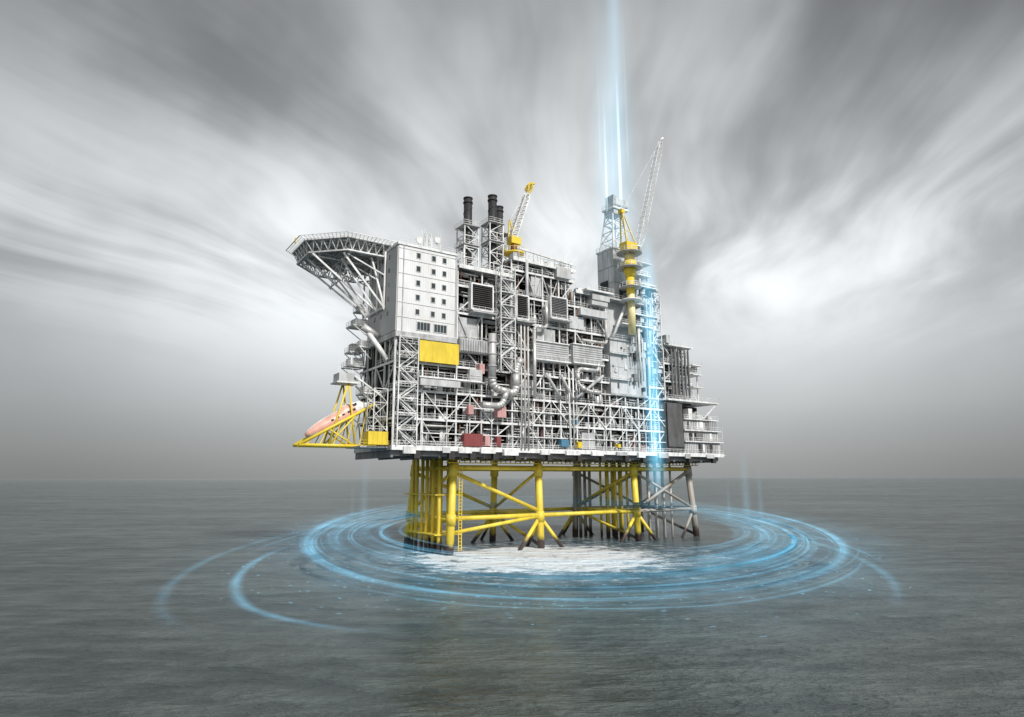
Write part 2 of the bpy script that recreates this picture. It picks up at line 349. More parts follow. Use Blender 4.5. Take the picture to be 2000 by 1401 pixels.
# derrick tower
D='drilling_tower'
box(D,'panel',53,61,-3,4.2,41,86.6)
for z in range(46,86,5):box(D,'grey',52.94,61.05,-3.07,-3.0,z-.07,z+.07);box(D,'grey',52.93,53,-2.9,4.1,z-.07,z+.07)
for v in (-.6,1.8):box(D,'lgrey',52.9,53,v-.05,v+.05,41,86.4)
box(D,'core',52.85,52.93,-.5,3,72,77);box(D,'core',55,59,-3.08,-3.0,70,76)
box(D,'white',52.7,61.3,-3.3,4.4,86.6,87.1);rail(D,(52.7,-3.2,87.1),(61.3,-3.2,87.1));rail(D,(52.7,-3.2,87.1),(52.7,4.3,87.1))
lattice(D,'white',53.6,60.8,-2.4,3.6,87,99,3,.24,.42)
box(D,'panel',55.2,60.2,-1.6,2.8,99,100.6);box(D,'white',54.6,61.2,-2,3.2,100.6,101.2)
box(D,'panel',56,61.4,-1.7,2.4,102,104.2);box(D,'lgrey',55.2,56.6,-1.5,2,101.2,105.2)
rail(D,(54.6,-2,101.2),(61.2,-2,101.2));rail(D,(54.6,-2,101.2),(54.6,3.2,101.2));tube(D,'white',(57.6,0,104),(57.6,0,106.5),.1)
box(D,'panel',47.5,61.5,-6.2,4,41.6,57)
box(D,'lgrey',47.2,61.8,-6.6,4.2,41.0,41.58);box(D,'lgrey',47.2,61.8,-6.6,4.2,57.0,57.5)
for u in (50.5,54,57.5):box(D,'lgrey',u-.05,u+.05,-6.28,-6.2,41.6,57)
box(D,'lgrey',47.5,61.5,-6.27,-6.2,49.2,49.4);box(D,'glass',50,50.7,-6.27,-6.2,43,44.6)
box(D,'panel',48,60.5,-4,3,57.5,69)
box(D,'lgrey',46.5,62.5,-6.6,3.4,69,69.5);rail(D,(46.5,-6.5,69.5),(62.5,-6.5,69.5))
rail(D,(47.2,-6.6,57.5),(61.8,-6.6,57.5))
tube(D,'white',(48.5,-6.4,57.5),(54.5,-6.4,69),.45,8);tube(D,'white',(60.5,-6.4,57.5),(55.5,-6.4,69),.35,8)
for (z,a,b) in ((62,51,63.5),(65.5,54,66),(74.5,56,66),(78,57,63.5),(82,58,64)):
    box(D,'white',a,b,-8,-4.1,z-.2,z+.1);rail(D,(a,-7.9,z+.1),(b,-7.9,z+.1))
for k in range(44):
    u=rnd.uniform(54,66);z=rnd.uniform(42,80);w=rnd.uniform(.5,2.2);box(D,rnd.choice(['white','lgrey','panel','grey','dark']),u,u+w,-7.4,-6.3+rnd.uniform(0,2),z,z+rnd.uniform(.5,2.6))
for k in range(16):
    u=rnd.uniform(55,66);z=rnd.uniform(42,60);tube(D,rnd.choice(['white','pipe','lgrey']),(u,-7.2,z),(u,-7.2,z+rnd.uniform(6,18)),rnd.choice([.12,.2,.3]),8)
for k in range(7):
    u=rnd.uniform(48,53);z=rnd.uniform(43,55);box(D,rnd.choice(['grey','dark','white']),u,u+rnd.uniform(.4,1.2),-6.5,-6.2,z,z+rnd.uniform(.4,1.4))
for z in (45.5,53):box(D,'white',47.4,54,-7.1,-6.21,z-.1,z+.08);rail(D,(47.4,-7.05,z),(54,-7.05,z))
lattice(D,'white',60.5,63.5,-6.5,-4,69.5,80,2.6,.15)
lattice(D,'white',64,67.5,-7.4,-5,56,73,2.8,.16)
box(D,'white',61,67,-6.5,-2,75.8,76.1);tube(D,'white',(62,-6,70),(67,-6,75.8),.2)
# right-hand modules
Rr='utility_modules'
for (u0,u1,z0,z1) in ((70,76,41,47),(76,82,41,47),(70,76,47,52.5),(76,82,47,52.5),(70,76,52.5,58),(76,82,52.5,58)):
    mp=lambda s,d,z:(s,-5.5+d,z)
    cell(Rr,mp,u0,u1,z0,z1,1.)
for u in (72.5,74,75.5,77,78.5,80):box(Rr,'grey',u,u+.5,-6.4,-6.0,42,57)
box(Rr,'white',69.6,82.4,-6.4,7,58,58.5);rail(Rr,(69.6,-6.3,58.5),(82.4,-6.3,58.5))
box(Rr,'lgrey',70,71.6,-7,-3,58.5,61)
for (u,z0,z1) in ((82.4,41,53),(86.5,41,53)):tube(Rr,'white',(u,-4,z0),(u,-4,z1),.2)
for z in (46,50,53):box(Rr,'white',82.4,87,-6,2,z-.2,z+.1);rail(Rr,(82.4,-5.9,z),(87,-5.9,z))
box(Rr,'panel',83,86,-4,1,50.2,52.6);tube(Rr,'white',(86.5,-4,41.2),(82.4,-4,46),.15);box(Rr,'white',86,89,-3,-1,52.6,53.2)
box(Rr,'white',69,92,-7.6,4,40.8,41.3);rail(Rr,(69,-7.5,41.3),(92,-7.5,41.3))
tube(Rr,'white',(91.5,-7,41),(85,-7,36),.25);tube(Rr,'white',(91.5,2,41),(85,2,36),.25)
for k in range(30):box(Rr,'grey' if k%2 else 'dark',68.4+k*.22,68.6+k*.22,-7.4,-6.8,27,40)
box(Rr,'grey',68.3,75,-6.78,2,26,40.2)
for k,(z0,z1) in enumerate(((25.4,28.6),(29,32),(32.4,35.4))):
    box(Rr,'panel',76.2,92.5-k*.8-(3 if k==2 else 0),-6.6,8,z0,z1);box(Rr,'white',75.8,93.4-k*.8,-7.3,8.2,z1,z1+.3);rail(Rr,(75.8,-7.2,z1+.3),(93.2-k*.8,-7.2,z1+.3))
    for j in range(19):box(Rr,'grey',76.6+j*.8,76.75+j*.8,-6.66,-6.6,z0,z1)
    for j in range(5):
        u=rnd.uniform(77,88);box(Rr,rnd.choice(['dark','grey','white','core']),u,u+rnd.uniform(.6,1.8),-6.75,-6.67,z0+.2,z1-.5)
box(Rr,'white',92.6,94.2,-7,6,24.6,25);tube(Rr,'white',(93.8,-6.6,25),(93.8,-6.6,34),.12);rail(Rr,(94.1,-7,25),(94.1,6,25))
for k in range(12):
    u=rnd.uniform(76,89);box(Rr,rnd.choice(['white','lgrey']),u,u+rnd.uniform(.8,2.4),-6,-4,35.7,35.7+rnd.uniform(.5,3.5))
# lifeboat station
S='lifeboat_station'
box(S,'lgrey',-25,-18.5,-5,4,24.7,25.05)
box(S,'yellow',-23.5,-19,-5.6,-2.5,25.3,28.2);rail(S,(-25,-5.2,25.1),(-18.5,-5.2,25.1),'yellow')
for k in range(5):box(S,'yellow',-23.5+k*1.1,-23.3+k*1.1,-5.7,-5.6,25.3,28.2)
rail(S,(-23.5,-5.5,28.2),(-19,-5.5,28.2),'white')
for v in (1.,5.):
    tube(S,'yellow',(-36.5,v,25.2),(-19,v,25.2),.35,8);tube(S,'yellow',(-36.5,v,25.2),(-19.5,v,35),.35,8)
    tube(S,'yellow',(-30,v,25.2),(-26,v,40),.22,8);tube(S,'yellow',(-24,v,25.2),(-26,v,40),.22,8)
    tube(S,'yellow',(-30,v,28.8),(-24,v,25.2),.2,8);tube(S,'yellow',(-24,v,32.2),(-30,v,25.2),.2,8)
    for k in range(5):tube(S,'yellow',(-35+k*3,v,25.2),(-35+k*3+1.5,v,25.2+(k*3+3)*.57),.13,6)
for k in range(6):tube(S,'yellow',(-36.5+k*3.2,1,25.2),(-36.5+k*3.2,5,25.2),.2,8)
box(S,'panel',-28.5,-24.5,.5,4.5,39.6,41.6);rail(S,(-28.8,.3,41.6),(-24,.3,41.6));box(S,'white',-29,-23.8,.2,5,39.3,39.6)
tube(S,'white',(-24,2,39),(-18,2,34),.3);tube(S,'white',(-25,0,41),(-18,0,36.5),.25)
lattice(S,'white',-21.8,-18.6,-4,0,28.5,38,3,.13)
# jacket
J='jacket'
fu=[0,27,62,87];
def topo(u,v):return (u+(1.6 if u==0 else -1.6 if u==87 else 0),v+(1.2 if v==0 else -1.2),24.4)
def at(u,v,z):
    t=topo(u,v);f=z/24.4;return (u+(t[0]-u)*f,v+(t[1]-v)*f,z)
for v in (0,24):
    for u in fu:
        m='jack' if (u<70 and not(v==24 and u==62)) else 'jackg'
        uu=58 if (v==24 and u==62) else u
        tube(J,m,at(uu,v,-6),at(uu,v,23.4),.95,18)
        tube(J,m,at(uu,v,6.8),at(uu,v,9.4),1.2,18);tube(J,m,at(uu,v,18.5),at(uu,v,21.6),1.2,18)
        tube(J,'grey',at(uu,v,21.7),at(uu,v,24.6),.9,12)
for v in (0,24):
    us=fu if v==0 else [0,27,58,87]
    tube(J,'jack',at(us[0],v,20.6),at(us[1],v,20.6),.6,12);tube(J,'jack',at(us[1],v,20.6),at(us[2],v,20.6),.6,12);tube(J,'jack',at(us[2],v,20.6),at(us[3],v,20.6),.6,12)
    tube(J,'jack',at(us[0],v,8.4),at(us[1],v,8.4),.55,12);tube(J,'jack',at(us[1],v,8.4),at(us[2],v,8.4),.55,12);tube(J,'jackg',at(us[2],v,8.4),at(us[3],v,8.4),.5,12)
    tube(J,'jack',at(us[0],v,19.5),at(us[1],v,9.4),.5,12);tube(J,'jack',at(us[0],v,5),at(us[1],v,8.2),.45,12)
    tube(J,'jackg',at(us[2],v,8.8),at(us[3],v,20),.5,12);tube(J,'jackg',at(us[2],v,19.8),at(us[3],v,8.6),.42,12)
    for uu in us[1:3]:
        tube(J,'jack',at(uu,v,8),at(uu-9,v-1,-2),.5,12);tube(J,'jack',at(uu,v,8),at(uu+8,v-1,-2),.5,12);tube(J,'jack',at(uu,v,7),at(uu,v+8,-2),.45,12)
    tube(J,'jackg',at(us[3],v,8),at(us[3]-8,v,-2),.4,12)
for u in fu:
    uu=58 if u==62 else u
    for z in (20.6,8.4):tube(J,'jack' if u<80 else 'jackg',at(u,0,z),at(uu,24,z),.55,12)
    tube(J,'jack' if u<80 else 'jackg',at(u,0,19.8),at(uu,24,9.2),.42,12);tube(J,'jack' if u<80 else 'jackg',at(u,0,0.5),at(uu,24,8),.42,12)
for i in range(6):
    for j in range(2):
        u=-1+j*4+rnd.uniform(-.3,.3);v=4+i*3.1
        tube(J,'jack',(u,v,-4),(u,v,24.6),.45,10)
for i in range(3):
    for j in range(3):
        tube(J,'jack',(61+j*2.4,8+i*3.4,-4),(61+j*2.4,8+i*3.4,24.6),.38,10)
for k in range(7):
    tube(J,'pipe',(70+k*1.6,3+(k%2)*2,-4),(70+k*1.6,3+(k%2)*2,25),.33,10)
for k in range(4):tube(J,'jackg',(55+k*2,20,-4),(55+k*2,20,24.6),.5,10)
for z in (14,4.5):
    box(J,'jack',-2.5,5,3,21,z-.15,z+.15)
box(J,'yellow',-1.5,88,-1.3,-.1,21.6,21.8);rail(J,(-1.5,-1.3,21.8),(88,-1.3,21.8),'yellow')
for k in range(60):tube(J,'dark',(-1+k*1.5,-.8,21.8),(-1+k*1.5,-.8,23.2),.12)
tube(J,'yellow',(1.5,-1.6,1),(1.5,-1.6,21),.12);tube(J,'yellow',(2.3,-1.6,1),(2.3,-1.6,21),.12)
for k in range(24):tube(J,'yellow',(1.5,-1.6,1.5+k*.82),(2.3,-1.6,1.5+k*.82),.08)
# cranes
C1='crane_a';c1=(19.5,1)
tube(C1,'yellow',(c1[0],c1[1],74),(c1[0],c1[1],79),1.5,16);tube(C1,'yellow',(c1[0],c1[1],79),(c1[0],c1[1],79.5),2.9,16)
for k in range(12):
    a=k*math.pi/6;tube(C1,'yellow',(c1[0]+2.8*math.cos(a),c1[1]+2.8*math.sin(a),79.5),(c1[0]+2.8*math.cos(a),c1[1]+2.8*math.sin(a),80.8),.08)
    b=a+math.pi/6;tube(C1,'yellow',(c1[0]+2.8*math.cos(a),c1[1]+2.8*math.sin(a),80.8),(c1[0]+2.8*math.cos(b),c1[1]+2.8*math.sin(b),80.8),.08)
tube(C1,'rust',(c1[0],c1[1],79.5),(c1[0],c1[1],82.5),1.2,14,.9);box(C1,'yellow',c1[0]-1.6,c1[0]+1.6,c1[1]-1.2,c1[1]+1.2,82,84)
boom(C1,'white',(18.6,1,83),(24.2,1,98.5),1.7,1.4,12,.19);boom(C1,'yellow',(24.2,1,98.5),(25.4,1,102),1.6,1.2,3,.2)
tube(C1,'yellow',(17.6,1,84),(18,1,89),.2);tube(C1,'yellow',(19.8,1,84),(18,1,89),.2);tube(C1,'white',(18,1,89),(25.2,1,101.6),.08)
tube(C1,'yellow',(25.4,1,101.5),(26.6,1,102.2),.35,8)
C2='crane_b';x,y=54.6,-8.2
tube(C2,'cream',(x,y,59),(x,y,71),1.15,20);tube(C2,'yellow',(x,y,71),(x,y,76),1.25,20);tube(C2,'yellow',(x,y,76),(x,y,79),1.25,20,2.1);tube(C2,'yellow',(x,y,79),(x,y,81),2.1,20)
tube(C2,'white',(x,y,68.8),(x,y,69.2),3.2,16)
for z,r in ((73,3.2),(79,3.6),(83.6,3.8)):
    tube(C2,'lgrey',(x,y,z-.15),(x,y,z+.1),r,20)
    for k in range(14):
        a=k*math.pi/7;b=a+math.pi/7;P=(x+r*math.cos(a),y+r*math.sin(a));Q=(x+r*math.cos(b),y+r*math.sin(b))
        tube(C2,'white',(*P,z),(*P,z+1.2),.07);tube(C2,'white',(*P,z+1.2),(*Q,z+1.2),.07);tube(C2,'white',(*P,z+.6),(*Q,z+.6),.05)
tube(C2,'cream',(x,y,81),(x,y,84),1.5,20)
box(C2,'yellow',x-2.4,x+2,y-1.6,y+1.6,84,86.6);box(C2,'glass',x+2.02,x+3.4,y-1.4,y+.2,83.9,86);box(C2,'white',x+1.95,x+3.5,y-1.5,y+.3,86,86.3)
for dv in (-1.2,1.2):
    tube(C2,'cream',(x-2,y+dv,86.5),(x-2.6,y+dv*.4,96),.26);tube(C2,'cream',(x+1.6,y+dv,86.5),(x-2.6,y+dv*.4,96),.22)
    tube(C2,'cream',(x-2.2,y+dv,90),(x+.2,y+dv*.8,90),.15)
box(C2,'yellow',x-3.2,x-1.9,y-.8,y+.8,95.6,96.8)
boom(C2,'white',(x+3.6,y,85.5),(70.5,y,125),1.8,1.6,22,.1)
tube(C2,'white',(x-2.6,y,96.3),(70,y,124.4),.06);tube(C2,'white',(70.5,y,125),(71.6,y,126.2),.4,8)

# build meshes
Ox=Vector((-15,158,0));ang=math.radians(33.7)
def empty(n):
    e=bpy.data.objects.new(n,None);bpy.context.collection.objects.link(e);e.location=Ox;e.rotation_euler=(0,0,ang);return e
plat=empty('offshore_oil_platform');cr1=empty('pedestal_crane');cr2=empty('pedestal_crane.001')
for (g,m),(V,F,S_) in G.items():
    me=bpy.data.meshes.new(g+'_'+m);me.from_pydata(V,[],F);me.materials.append(M[m])
    me.polygons.foreach_set('use_smooth',[bool(s) for s in S_]);me.update()
    nm={'crane_a':'crane','crane_b':'crane'}.get(g,g)
    ob=bpy.data.objects.new(nm+'_'+M[m].name,me);bpy.context.collection.objects.link(ob)
    ob.parent=cr1 if g=='crane_a' else cr2 if g=='crane_b' else plat
# lifeboat
lb=bpy.data.objects.new('lifeboat',None);bpy.context.collection.objects.link(lb)
V=[];F=[];mi=[];n=16;st=18
for i in range(st+1):
    t=i/st;x=-8+16*t;w=1.75*(math.sin(math.pi*min(1,max(.02,t*.96+.02)))**.45)
    for k in range(n):
        a=2*math.pi*k/n;zz=math.sin(a)*w*(1.05 if math.sin(a)>0 else .85)
        if math.sin(a)>.3 and .6<t<.9:zz+=.5
        V.append((x,math.cos(a)*w,zz))
for i in range(st):
    for k in range(n):
        k2=(k+1)%n;F.append((i*n+k,(i+1)*n+k,(i+1)*n+k2,i*n+k2));mi.append(1 if (9<=k<=14 or i>13 or k in(3,4)) else 0)
F.append(tuple(range(n)));mi.append(0);F.append(tuple(st*n+k for k in reversed(range(n))));mi.append(0)
me=bpy.data.meshes.new('hull');me.from_pydata(V,[],F);me.materials.append(M['orange']);me.materials.append(M['white'])
me.polygons.foreach_set('material_index',mi);me.polygons.foreach_set('use_smooth',[True]*len(F));me.update()
o=bpy.data.objects.new('hull',me);bpy.context.collection.objects.link(o);o.parent=lb
G.clear()
for k in range(5):
    box('w','glass',-2+k*1.4,-1.4+k*1.4,-1.72,-1.6,.35,.75)
box('w','glass',4.2,5,-1.5,-1.2,1.2,1.7)
V,F,_=G[('w','glass')];me=bpy.data.meshes.new('windows');me.from_pydata(V,[],F);me.materials.append(M['glass'])
o=bpy.data.objects.new('windows',me);bpy.context.collection.objects.link(o);o.parent=lb
c_,s_=math.cos(ang),math.sin(ang)
def W(u,v,z):return Vector((Ox.x+u*c_-v*s_,Ox.y+u*s_+v*c_,z))
lb.location=W(-27.5,3,31.2);lb.rotation_euler=(0,-math.radians(29),ang)
# sea
me=bpy.data.meshes.new('sea');Rr_=60000
me.from_pydata([(-Rr_,-2000,0),(Rr_,-2000,0),(Rr_,Rr_,0),(-Rr_,Rr_,0)],[],[(0,1,2,3)])
sea=bpy.data.objects.new('sea',me);bpy.context.collection.objects.link(sea)
m=bpy.data.materials.new('sea_water');m.use_nodes=True;N=m.node_tree.nodes;L=m.node_tree.links;b=N['Principled BSDF']
b.inputs['Roughness'].default_value=.25;b.inputs['IOR'].default_value=1.33;b.inputs['Specular IOR Level'].default_value=.27
def nz(vec,scale,detail=5,rough=.6,sx=1,sy=1):
    mp=N.new('ShaderNodeMapping');mp.inputs['Scale'].default_value=(sx,sy,1);L.new(vec,mp.inputs['Vector'])
    n=N.new('ShaderNodeTexNoise');n.inputs['Scale'].default_value=scale;n.inputs['Detail'].default_value=detail;n.inputs['Roughness'].default_value=rough
    L.new(mp.outputs[0],n.inputs['Vector']);return n.outputs['Fac']
def math_(op,a,b_=None,c=None,clamp=False):
    x=N.new('ShaderNodeMath');x.operation=op;x.use_clamp=clamp
    for i,v in enumerate((a,b_,c)):
        if v is None:continue
        if isinstance(v,(int,float)):x.inputs[i].default_value=v
        else:L.new(v,x.inputs[i])
    return x.outputs[0]
def mrange(v,a,b_,c=0,d=1):
    x=N.new('ShaderNodeMapRange');x.interpolation_type='SMOOTHSTEP';L.new(v,x.inputs['Value'])
    for k,w in zip(('From Min','From Max','To Min','To Max'),(a,b_,c,d)):x.inputs[k].default_value=w
    return x.outputs[0]
geo=N.new('ShaderNodeNewGeometry');P=geo.outputs['Position']
big=nz(P,.012,4,.6,.4,1);sw=nz(P,.07,5,.65,.5,1);mid=nz(P,.3,6,.65,.35,1);fine=nz(P,1.4,4,.6,.4,1)
h=math_('ADD',math_('MULTIPLY',sw,4.5),math_('ADD',math_('MULTIPLY',mid,2.6),math_('MULTIPLY',fine,.7)))
bp=N.new('ShaderNodeBump');bp.inputs['Strength'].default_value=1;bp.inputs['Distance'].default_value=1.8;L.new(h,bp.inputs['Height']);L.new(bp.outputs['Normal'],b.inputs['Normal'])
sp=N.new('ShaderNodeSeparateXYZ');L.new(P,sp.inputs[0])
ex=math_('POWER',math_('DIVIDE',math_('SUBTRACT',sp.outputs['X'],6),36),2);ey=math_('POWER',math_('DIVIDE',math_('SUBTRACT',sp.outputs['Y'],154),33),2)
el=math_('SUBTRACT',1,math_('ADD',ex,ey))
fn=nz(P,.2,10,.8,.7,1)
foam=mrange(math_('ADD',math_('MULTIPLY',math_('MINIMUM',el,.75),.3),fn),.57,.7)
ex2=math_('POWER',math_('DIVIDE',math_('SUBTRACT',sp.outputs['X'],14),52),2);ey2=math_('POWER',math_('DIVIDE',math_('SUBTRACT',sp.outputs['Y'],155),50),2)
el2=math_('SUBTRACT',1,math_('ADD',ex2,ey2),clamp=True)
spk=math_('MULTIPLY',mrange(nz(P,.4,9,.78,.5,1),.51,.62),mrange(el2,0,.6),clamp=True)
foam=math_('MAXIMUM',foam,math_('MULTIPLY',spk,.55))
mx=N.new('ShaderNodeMix');mx.data_type='RGBA';mx.inputs['A'].default_value=(.038,.052,.052,1);mx.inputs['B'].default_value=(.125,.152,.147,1)
tone=math_('ADD',math_('MULTIPLY',big,.3),math_('ADD',math_('MULTIPLY',sw,.3),math_('MULTIPLY',mid,.4)))
L.new(mrange(tone,.39,.61),mx.inputs['Factor'])
m1=N.new('ShaderNodeMix');m1.data_type='RGBA';L.new(math_('MULTIPLY',mrange(el2,0,.5),.75),m1.inputs['Factor']);L.new(mx.outputs['Result'],m1.inputs['A']);m1.inputs['B'].default_value=(.04,.085,.115,1)
m2=N.new('ShaderNodeMix');m2.data_type='RGBA';L.new(foam,m2.inputs['Factor']);L.new(m1.outputs['Result'],m2.inputs['A']);m2.inputs['B'].default_value=(.88,.9,.91,1)
L.new(m2.outputs['Result'],b.inputs['Base Color']);L.new(mrange(foam,0,1,.25,.8),b.inputs['Roughness']);me.materials.append(m)
# rings
gm=bpy.data.materials.new('ring_glow');gm.use_nodes=True;N=gm.node_tree.nodes;L=gm.node_tree.links;N.clear()
at_=N.new('ShaderNodeAttribute');at_.attribute_name='glow';em=N.new('ShaderNodeEmission');em.inputs['Color'].default_value=(.16,.48,.7,1)
tc=N.new('ShaderNodeTexCoord');no=N.new('ShaderNodeTexNoise');no.inputs['Scale'].default_value=.12;no.inputs['Detail'].default_value=5;no.inputs['Roughness'].default_value=.6;L.new(tc.outputs['Object'],no.inputs['Vector'])
ng=mrange(no.outputs['Fac'],.3,.7,.5,1.15)
L.new(math_('MULTIPLY',at_.outputs['Fac'],ng),em.inputs['Strength'])
tr=N.new('ShaderNodeBsdfTransparent');ad=N.new('ShaderNodeAddShader');ou=N.new('ShaderNodeOutputMaterial')
L.new(tr.outputs[0],ad.inputs[0]);L.new(em.outputs[0],ad.inputs[1]);L.new(ad.outputs[0],ou.inputs['Surface'])
gm.cycles.emission_sampling='NONE'
RV=[];RF=[];RA=[]
tilt=math.tan(math.radians(6.3));pi=math.pi
def arc(cx,cy,a,b_,t0,t1,w,al,prof=(0,.3,.8,1,.6,.2,0),fade=.3,bk=1.):
    n=max(12,int(abs(t1-t0)*a/1.2));i=len(RV);np_=len(prof);zo=.15+rnd.uniform(0,.25)
    if fade==0 and abs(t1-t0)<.1:n=2
    for k in range(n+1):
        f=k/n;t=t0+(t1-t0)*f;e=min(1,min(f,1-f)/fade) if fade else 1;e=e*e*(3-2*e)
        for j in range(np_):
            o=(j/(np_-1)-.5)*w
            x=cx+(a+o)*math.cos(t);y=cy+(b_+o)*math.sin(t)
            RV.append((x,y,zo+max(0,(y-95))*tilt));s=math.sin(t)
            back=1 if s<.2 else max(.0,1-(s-.2)*1.1*bk)
            RA.append(al*prof[j]*e*back)
    for k in range(n):
        for j in range(np_-1):
            p=i+k*np_+j;RF.append((p,p+np_,p+np_+1,p+1))
arc(12,152,49,41,-pi*1.5,pi*.5,24,.22,(0,.4,.8,1,.8,.5,.2,0),0)
arc(12,148,57,50,-pi*1.5,pi*.5,24,.15,(0,.3,.7,1,.7,.3,0),0)
arc(10,140,64,58,-pi*1.5,pi*.5,30,.045,(0,.3,.7,1,.7,.3,0),0)
for k in range(130):
    f=rnd.random()**.8;a=39+21*f;bb=26+29*f
    t0=rnd.uniform(0,2*pi);ln=rnd.uniform(.6,2.8)
    w=rnd.choice([.35,.5,.7,1,1.6,2.6,4.2])
    arc(12+rnd.uniform(-2.5,2.5),152+rnd.uniform(-2.5,2.5),a,bb,t0,t0+ln,w,rnd.uniform(.1,.34)*(1.2 if w<1.2 else .6))
for (cx,cy,a,bb,t0,t1,w,al) in ((12,152,57,55,pi*.75,pi*1.45,3.,.5),(12,151,55.5,53,pi*.85,pi*1.7,1.8,.4),(12,152,53,48,pi*1.1,pi*1.95,1.8,.4),(12,152,50,40,pi*1.6,pi*2.3,2,.6),(12,152,58,54,pi*1.6,pi*2.25,3.,.5),
    (12,150,60,57,pi*1.2,pi*1.9,1.3,.35),(3,122,50,46,pi*.88,pi*1.4,2.6,.5),(4,120,60,56,pi*.6,pi*1.3,3.,.17),(12,124,52,49,pi*1.76,pi*2.35,2.8,.26),(6,126,57,52,pi*.55,pi*1.0,1.4,.3),(8,128,59,52,pi*1.9,pi*2.4,1.4,.27),(12,152,44,33,pi,pi*1.9,1.4,.45),(12,152,42,30,pi*.7,pi*1.6,1.2,.5),(14,154,40,27,pi*.7,pi*2.2,1.6,.3)):
    arc(cx,cy,a,bb,t0,t1,w,al,bk=.8)
for k in range(620):
    t=rnd.uniform(pi*.8,pi*2.2);f=rnd.gauss(0,1);a=54+f*7;bb=48+f*8
    t1=t+rnd.uniform(.003,.014);arc(9,144,a,bb,t,t1,rnd.uniform(.15,.5),rnd.uniform(.15,.6),(1,1),0)
me=bpy.data.meshes.new('glowing_rings');me.from_pydata(RV,[],RF);at2=me.attributes.new('glow','FLOAT','POINT');at2.data.foreach_set('value',RA)
me.materials.append(gm);ro=bpy.data.objects.new('glowing_rings',me);bpy.context.collection.objects.link(ro)
# light beams
def beam(par,name,loc,r,z0,z1,col,stre,power=2.,stops=((0,0),(.1,1),(.6,1),(1,0))):
    m=bpy.data.materials.new(name);m.use_nodes=True
    global N,L
    N=m.node_tree.nodes;L=m.node_tree.links;N.clear()
    tc=N.new('ShaderNodeTexCoord');sp=N.new('ShaderNodeSeparateXYZ');L.new(tc.outputs['Object'],sp.inputs[0])
    rr=math_('SQRT',math_('ADD',math_('POWER',sp.outputs['X'],2),math_('POWER',sp.outputs['Y'],2)))
    fo=math_('POWER',math_('SUBTRACT',1,rr,clamp=True),power)
    rp=N.new('ShaderNodeValToRGB');cr=rp.color_ramp
    while len(cr.elements)<len(stops):cr.elements.new(.5)
    for e,(p,v) in zip(cr.elements,stops):e.position=p
    for e,(p,v) in zip(cr.elements,stops):e.color=(v,v,v,1)
    L.new(math_('MULTIPLY_ADD',sp.outputs['Z'],.5,.5),rp.inputs['Fac'])
    e=N.new('ShaderNodeEmission');e.inputs['Color'].default_value=(*col,1)
    L.new(math_('MULTIPLY',math_('MULTIPLY',fo,rp.outputs['Color']),stre),e.inputs['Strength'])
    o=N.new('ShaderNodeOutputMaterial');L.new(e.outputs[0],o.inputs['Volume'])
    bpy.ops.mesh.primitive_cylinder_add(vertices=24,radius=1,depth=2);ob=bpy.context.object;ob.name=name
    ob.data.materials.append(m);ob.location=(loc.x,loc.y,(z0+z1)/2);ob.scale=(r,r,(z1-z0)/2);ob.parent=par
lbm=bpy.data.objects.new('light_beam',None);bpy.context.collection.objects.link(lbm)
beam(lbm,'beam_halo',W(57.5,0,0),9.5,66,190,(.3,.72,1),.038,1.4,((0,0),(.25,.9),(.45,1),(.7,.4),(1,.0)))
beam(lbm,'beam_halo',W(60,0,0),3.4,105,215,(.3,.7,1),.05,1.5,((0,0),(.3,.5),(.6,1),(1,.3)))
base=W(58.6,-11.5,0)
beam(lbm,'beam_core',base,3.6,12,92,(.2,.64,.92),.34,1.6,((0,0),(.15,.9),(.45,1),(.7,.6),(1,0)))
for (du,r,z0,z1,s) in ((1.8,.45,20,80,.6),(-1.4,.45,30,85,.6),(.3,.4,20,70,.9)):
    beam(lbm,'beam_ray',W(58.6+du,-11.5,0),r,z0,z1,(.6,.88,1),s,1.2,((0,.0),(.12,1),(.5,.7),(1,0)))
for (u,r,z0,z1,s) in ((59.0,.62,98,150,1.7),(53.0,.5,98,138,1.1),(56,.35,108,150,.2),(62.8,.5,115,185,.2),(50.8,.5,112,160,.16)):
    beam(lbm,'beam_ray',W(u,-1,0),r,z0,z1,(.7,.92,1),s,1.2,((0,.0),(.1,1),(.5,.5),(1,0)))
rays=bpy.data.objects.new('light_rays',None);bpy.context.collection.objects.link(rays)
for (X,Y,r,z,s) in ((-38,168,1.6,24,.07),(-42,172,.9,20,.06),(66,185,1.8,26,.09),(70,185,1.2,22,.09),(62,188,1.,18,.08)):
    beam(rays,'ray',Vector((X,Y,0)),r,4,z,(.3,.7,1),s,1.5,((0,0),(.3,1),(1,0)))
# world
w=bpy.data.worlds.new('World');sc.world=w;w.use_nodes=True;N=w.node_tree.nodes;L=w.node_tree.links
bg=N['Background'];sunv=Vector((.5,-.72,.8)).normalized()
tc=N.new('ShaderNodeTexCoord');nm=N.new('ShaderNodeVectorMath');nm.operation='NORMALIZE';L.new(tc.outputs['Generated'],nm.inputs[0])
sp=N.new('ShaderNodeSeparateXYZ');L.new(nm.outputs[0],sp.inputs[0]);X,Y,Z=sp.outputs
Zc=math_('MAXIMUM',Z,0);Zd=math_('ADD',math_('MAXIMUM',math_('SUBTRACT',Z,.14),0),.16)
ph=math.radians(13)
aa=math_('DIVIDE',math_('SUBTRACT',math_('MULTIPLY',X,math.cos(ph)),math_('MULTIPLY',Y,math.sin(ph))),Zd)
bb=math_('DIVIDE',math_('ADD',math_('MULTIPLY',X,math.sin(ph)),math_('MULTIPLY',Y,math.cos(ph))),Zd)
cv=N.new('ShaderNodeCombineXYZ');L.new(aa,cv.inputs[0]);L.new(bb,cv.inputs[1])
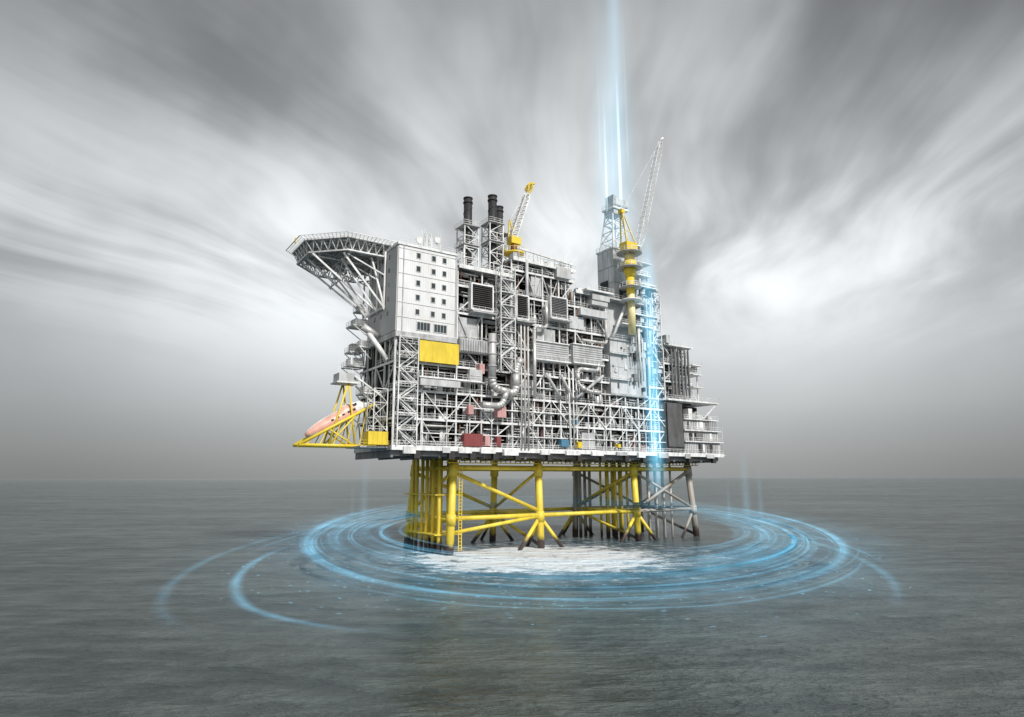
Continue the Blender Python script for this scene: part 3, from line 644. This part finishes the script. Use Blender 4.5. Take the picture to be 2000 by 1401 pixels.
wn=N.new('ShaderNodeTexNoise');wn.inputs['Scale'].default_value=.45;wn.inputs['Detail'].default_value=1.5;L.new(cv.outputs[0],wn.inputs['Vector'])
wv=N.new('ShaderNodeVectorMath');wv.operation='MULTIPLY_ADD';L.new(wn.outputs['Color'],wv.inputs[0]);wv.inputs[1].default_value=(1.4,1.4,0);L.new(cv.outputs[0],wv.inputs[2])
s1=nz(wv.outputs[0],1.3,4,.5,1,.3);s2=nz(wv.outputs[0],4.2,4,.55,1,.18);s3=nz(nm.outputs[0],3.0,4,.5,1,1)
hi=mrange(Z,.12,.3)
st_=math_('ADD',math_('MULTIPLY',math_('ADD',math_('MULTIPLY',math_('SUBTRACT',s1,.5),1.0),math_('MULTIPLY',math_('SUBTRACT',s2,.5),.42)),hi),math_('MULTIPLY',math_('SUBTRACT',s3,.5),.7))
stm=mrange(st_,-.24,.24,-.5,.5)
amp=mrange(Z,.03,.4,.06,.85)
mod=math_('ADD',1,math_('MULTIPLY',stm,amp))
rp=N.new('ShaderNodeValToRGB');cr=rp.color_ramp;cr.interpolation='B_SPLINE'
st=((0,.28),(.04,.33),(.1,.46),(.19,.66),(.3,.74),(.42,.55),(.56,.33),(.75,.24),(1,.4))
while len(cr.elements)<len(st):cr.elements.new(.5)
for e,(p,v) in zip(cr.elements,st):e.position=p
for e,(p,v) in zip(cr.elements,st):e.color=(v*.965,v*.998,v*1.005,1)
L.new(Zc,rp.inputs['Fac'])
gd=Vector((.06,.983,.33)).normalized()
dt=N.new('ShaderNodeVectorMath');dt.operation='DOT_PRODUCT';L.new(nm.outputs[0],dt.inputs[0]);dt.inputs[1].default_value=gd
gl=mrange(dt.outputs['Value'],.72,1.0,.78,1.25)
bk=mrange(Y,-.6,.2,1.7,1)
tot=math_('MULTIPLY',math_('MULTIPLY',mod,gl),bk)
sk=N.new('ShaderNodeTexSky');sk.sky_type='NISHITA';sk.sun_disc=False;sk.sun_elevation=math.asin(sunv.z);sk.sun_rotation=math.atan2(sunv.x,sunv.y)
vm=N.new('ShaderNodeVectorMath');vm.operation='SCALE';L.new(rp.outputs['Color'],vm.inputs[0]);L.new(tot,vm.inputs['Scale'])
vs=N.new('ShaderNodeVectorMath');vs.operation='SCALE';L.new(sk.outputs[0],vs.inputs[0]);vs.inputs['Scale'].default_value=.1
mx=N.new('ShaderNodeMix');mx.data_type='RGBA';mx.inputs['Factor'].default_value=.05;L.new(vm.outputs[0],mx.inputs['A']);L.new(vs.outputs[0],mx.inputs['B'])
L.new(mx.outputs['Result'],bg.inputs['Color']);bg.inputs['Strength'].default_value=1
# sun
sl=bpy.data.lights.new('sun','SUN');sl.energy=4.1;sl.angle=math.radians(6);sl.color=(1,.97,.93)
so=bpy.data.objects.new('sun',sl);bpy.context.collection.objects.link(so);so.rotation_euler=(-sunv).to_track_quat('-Z','Y').to_euler()
# camera
cam=bpy.data.cameras.new('camera');co=bpy.data.objects.new('camera',cam);bpy.context.collection.objects.link(co)
cam.lens=22.5;cam.clip_end=2e5;co.location=(0,0,18);th=math.atan(233.5/1250)
co.rotation_euler=(Matrix.Rotation(math.pi/2+th,3,'X')@Matrix.Rotation(math.radians(-.17),3,'Z')).to_euler()
sc.camera=co
sc.view_settings.view_transform='Standard';sc.view_settings.look='None';sc.view_settings.exposure=0
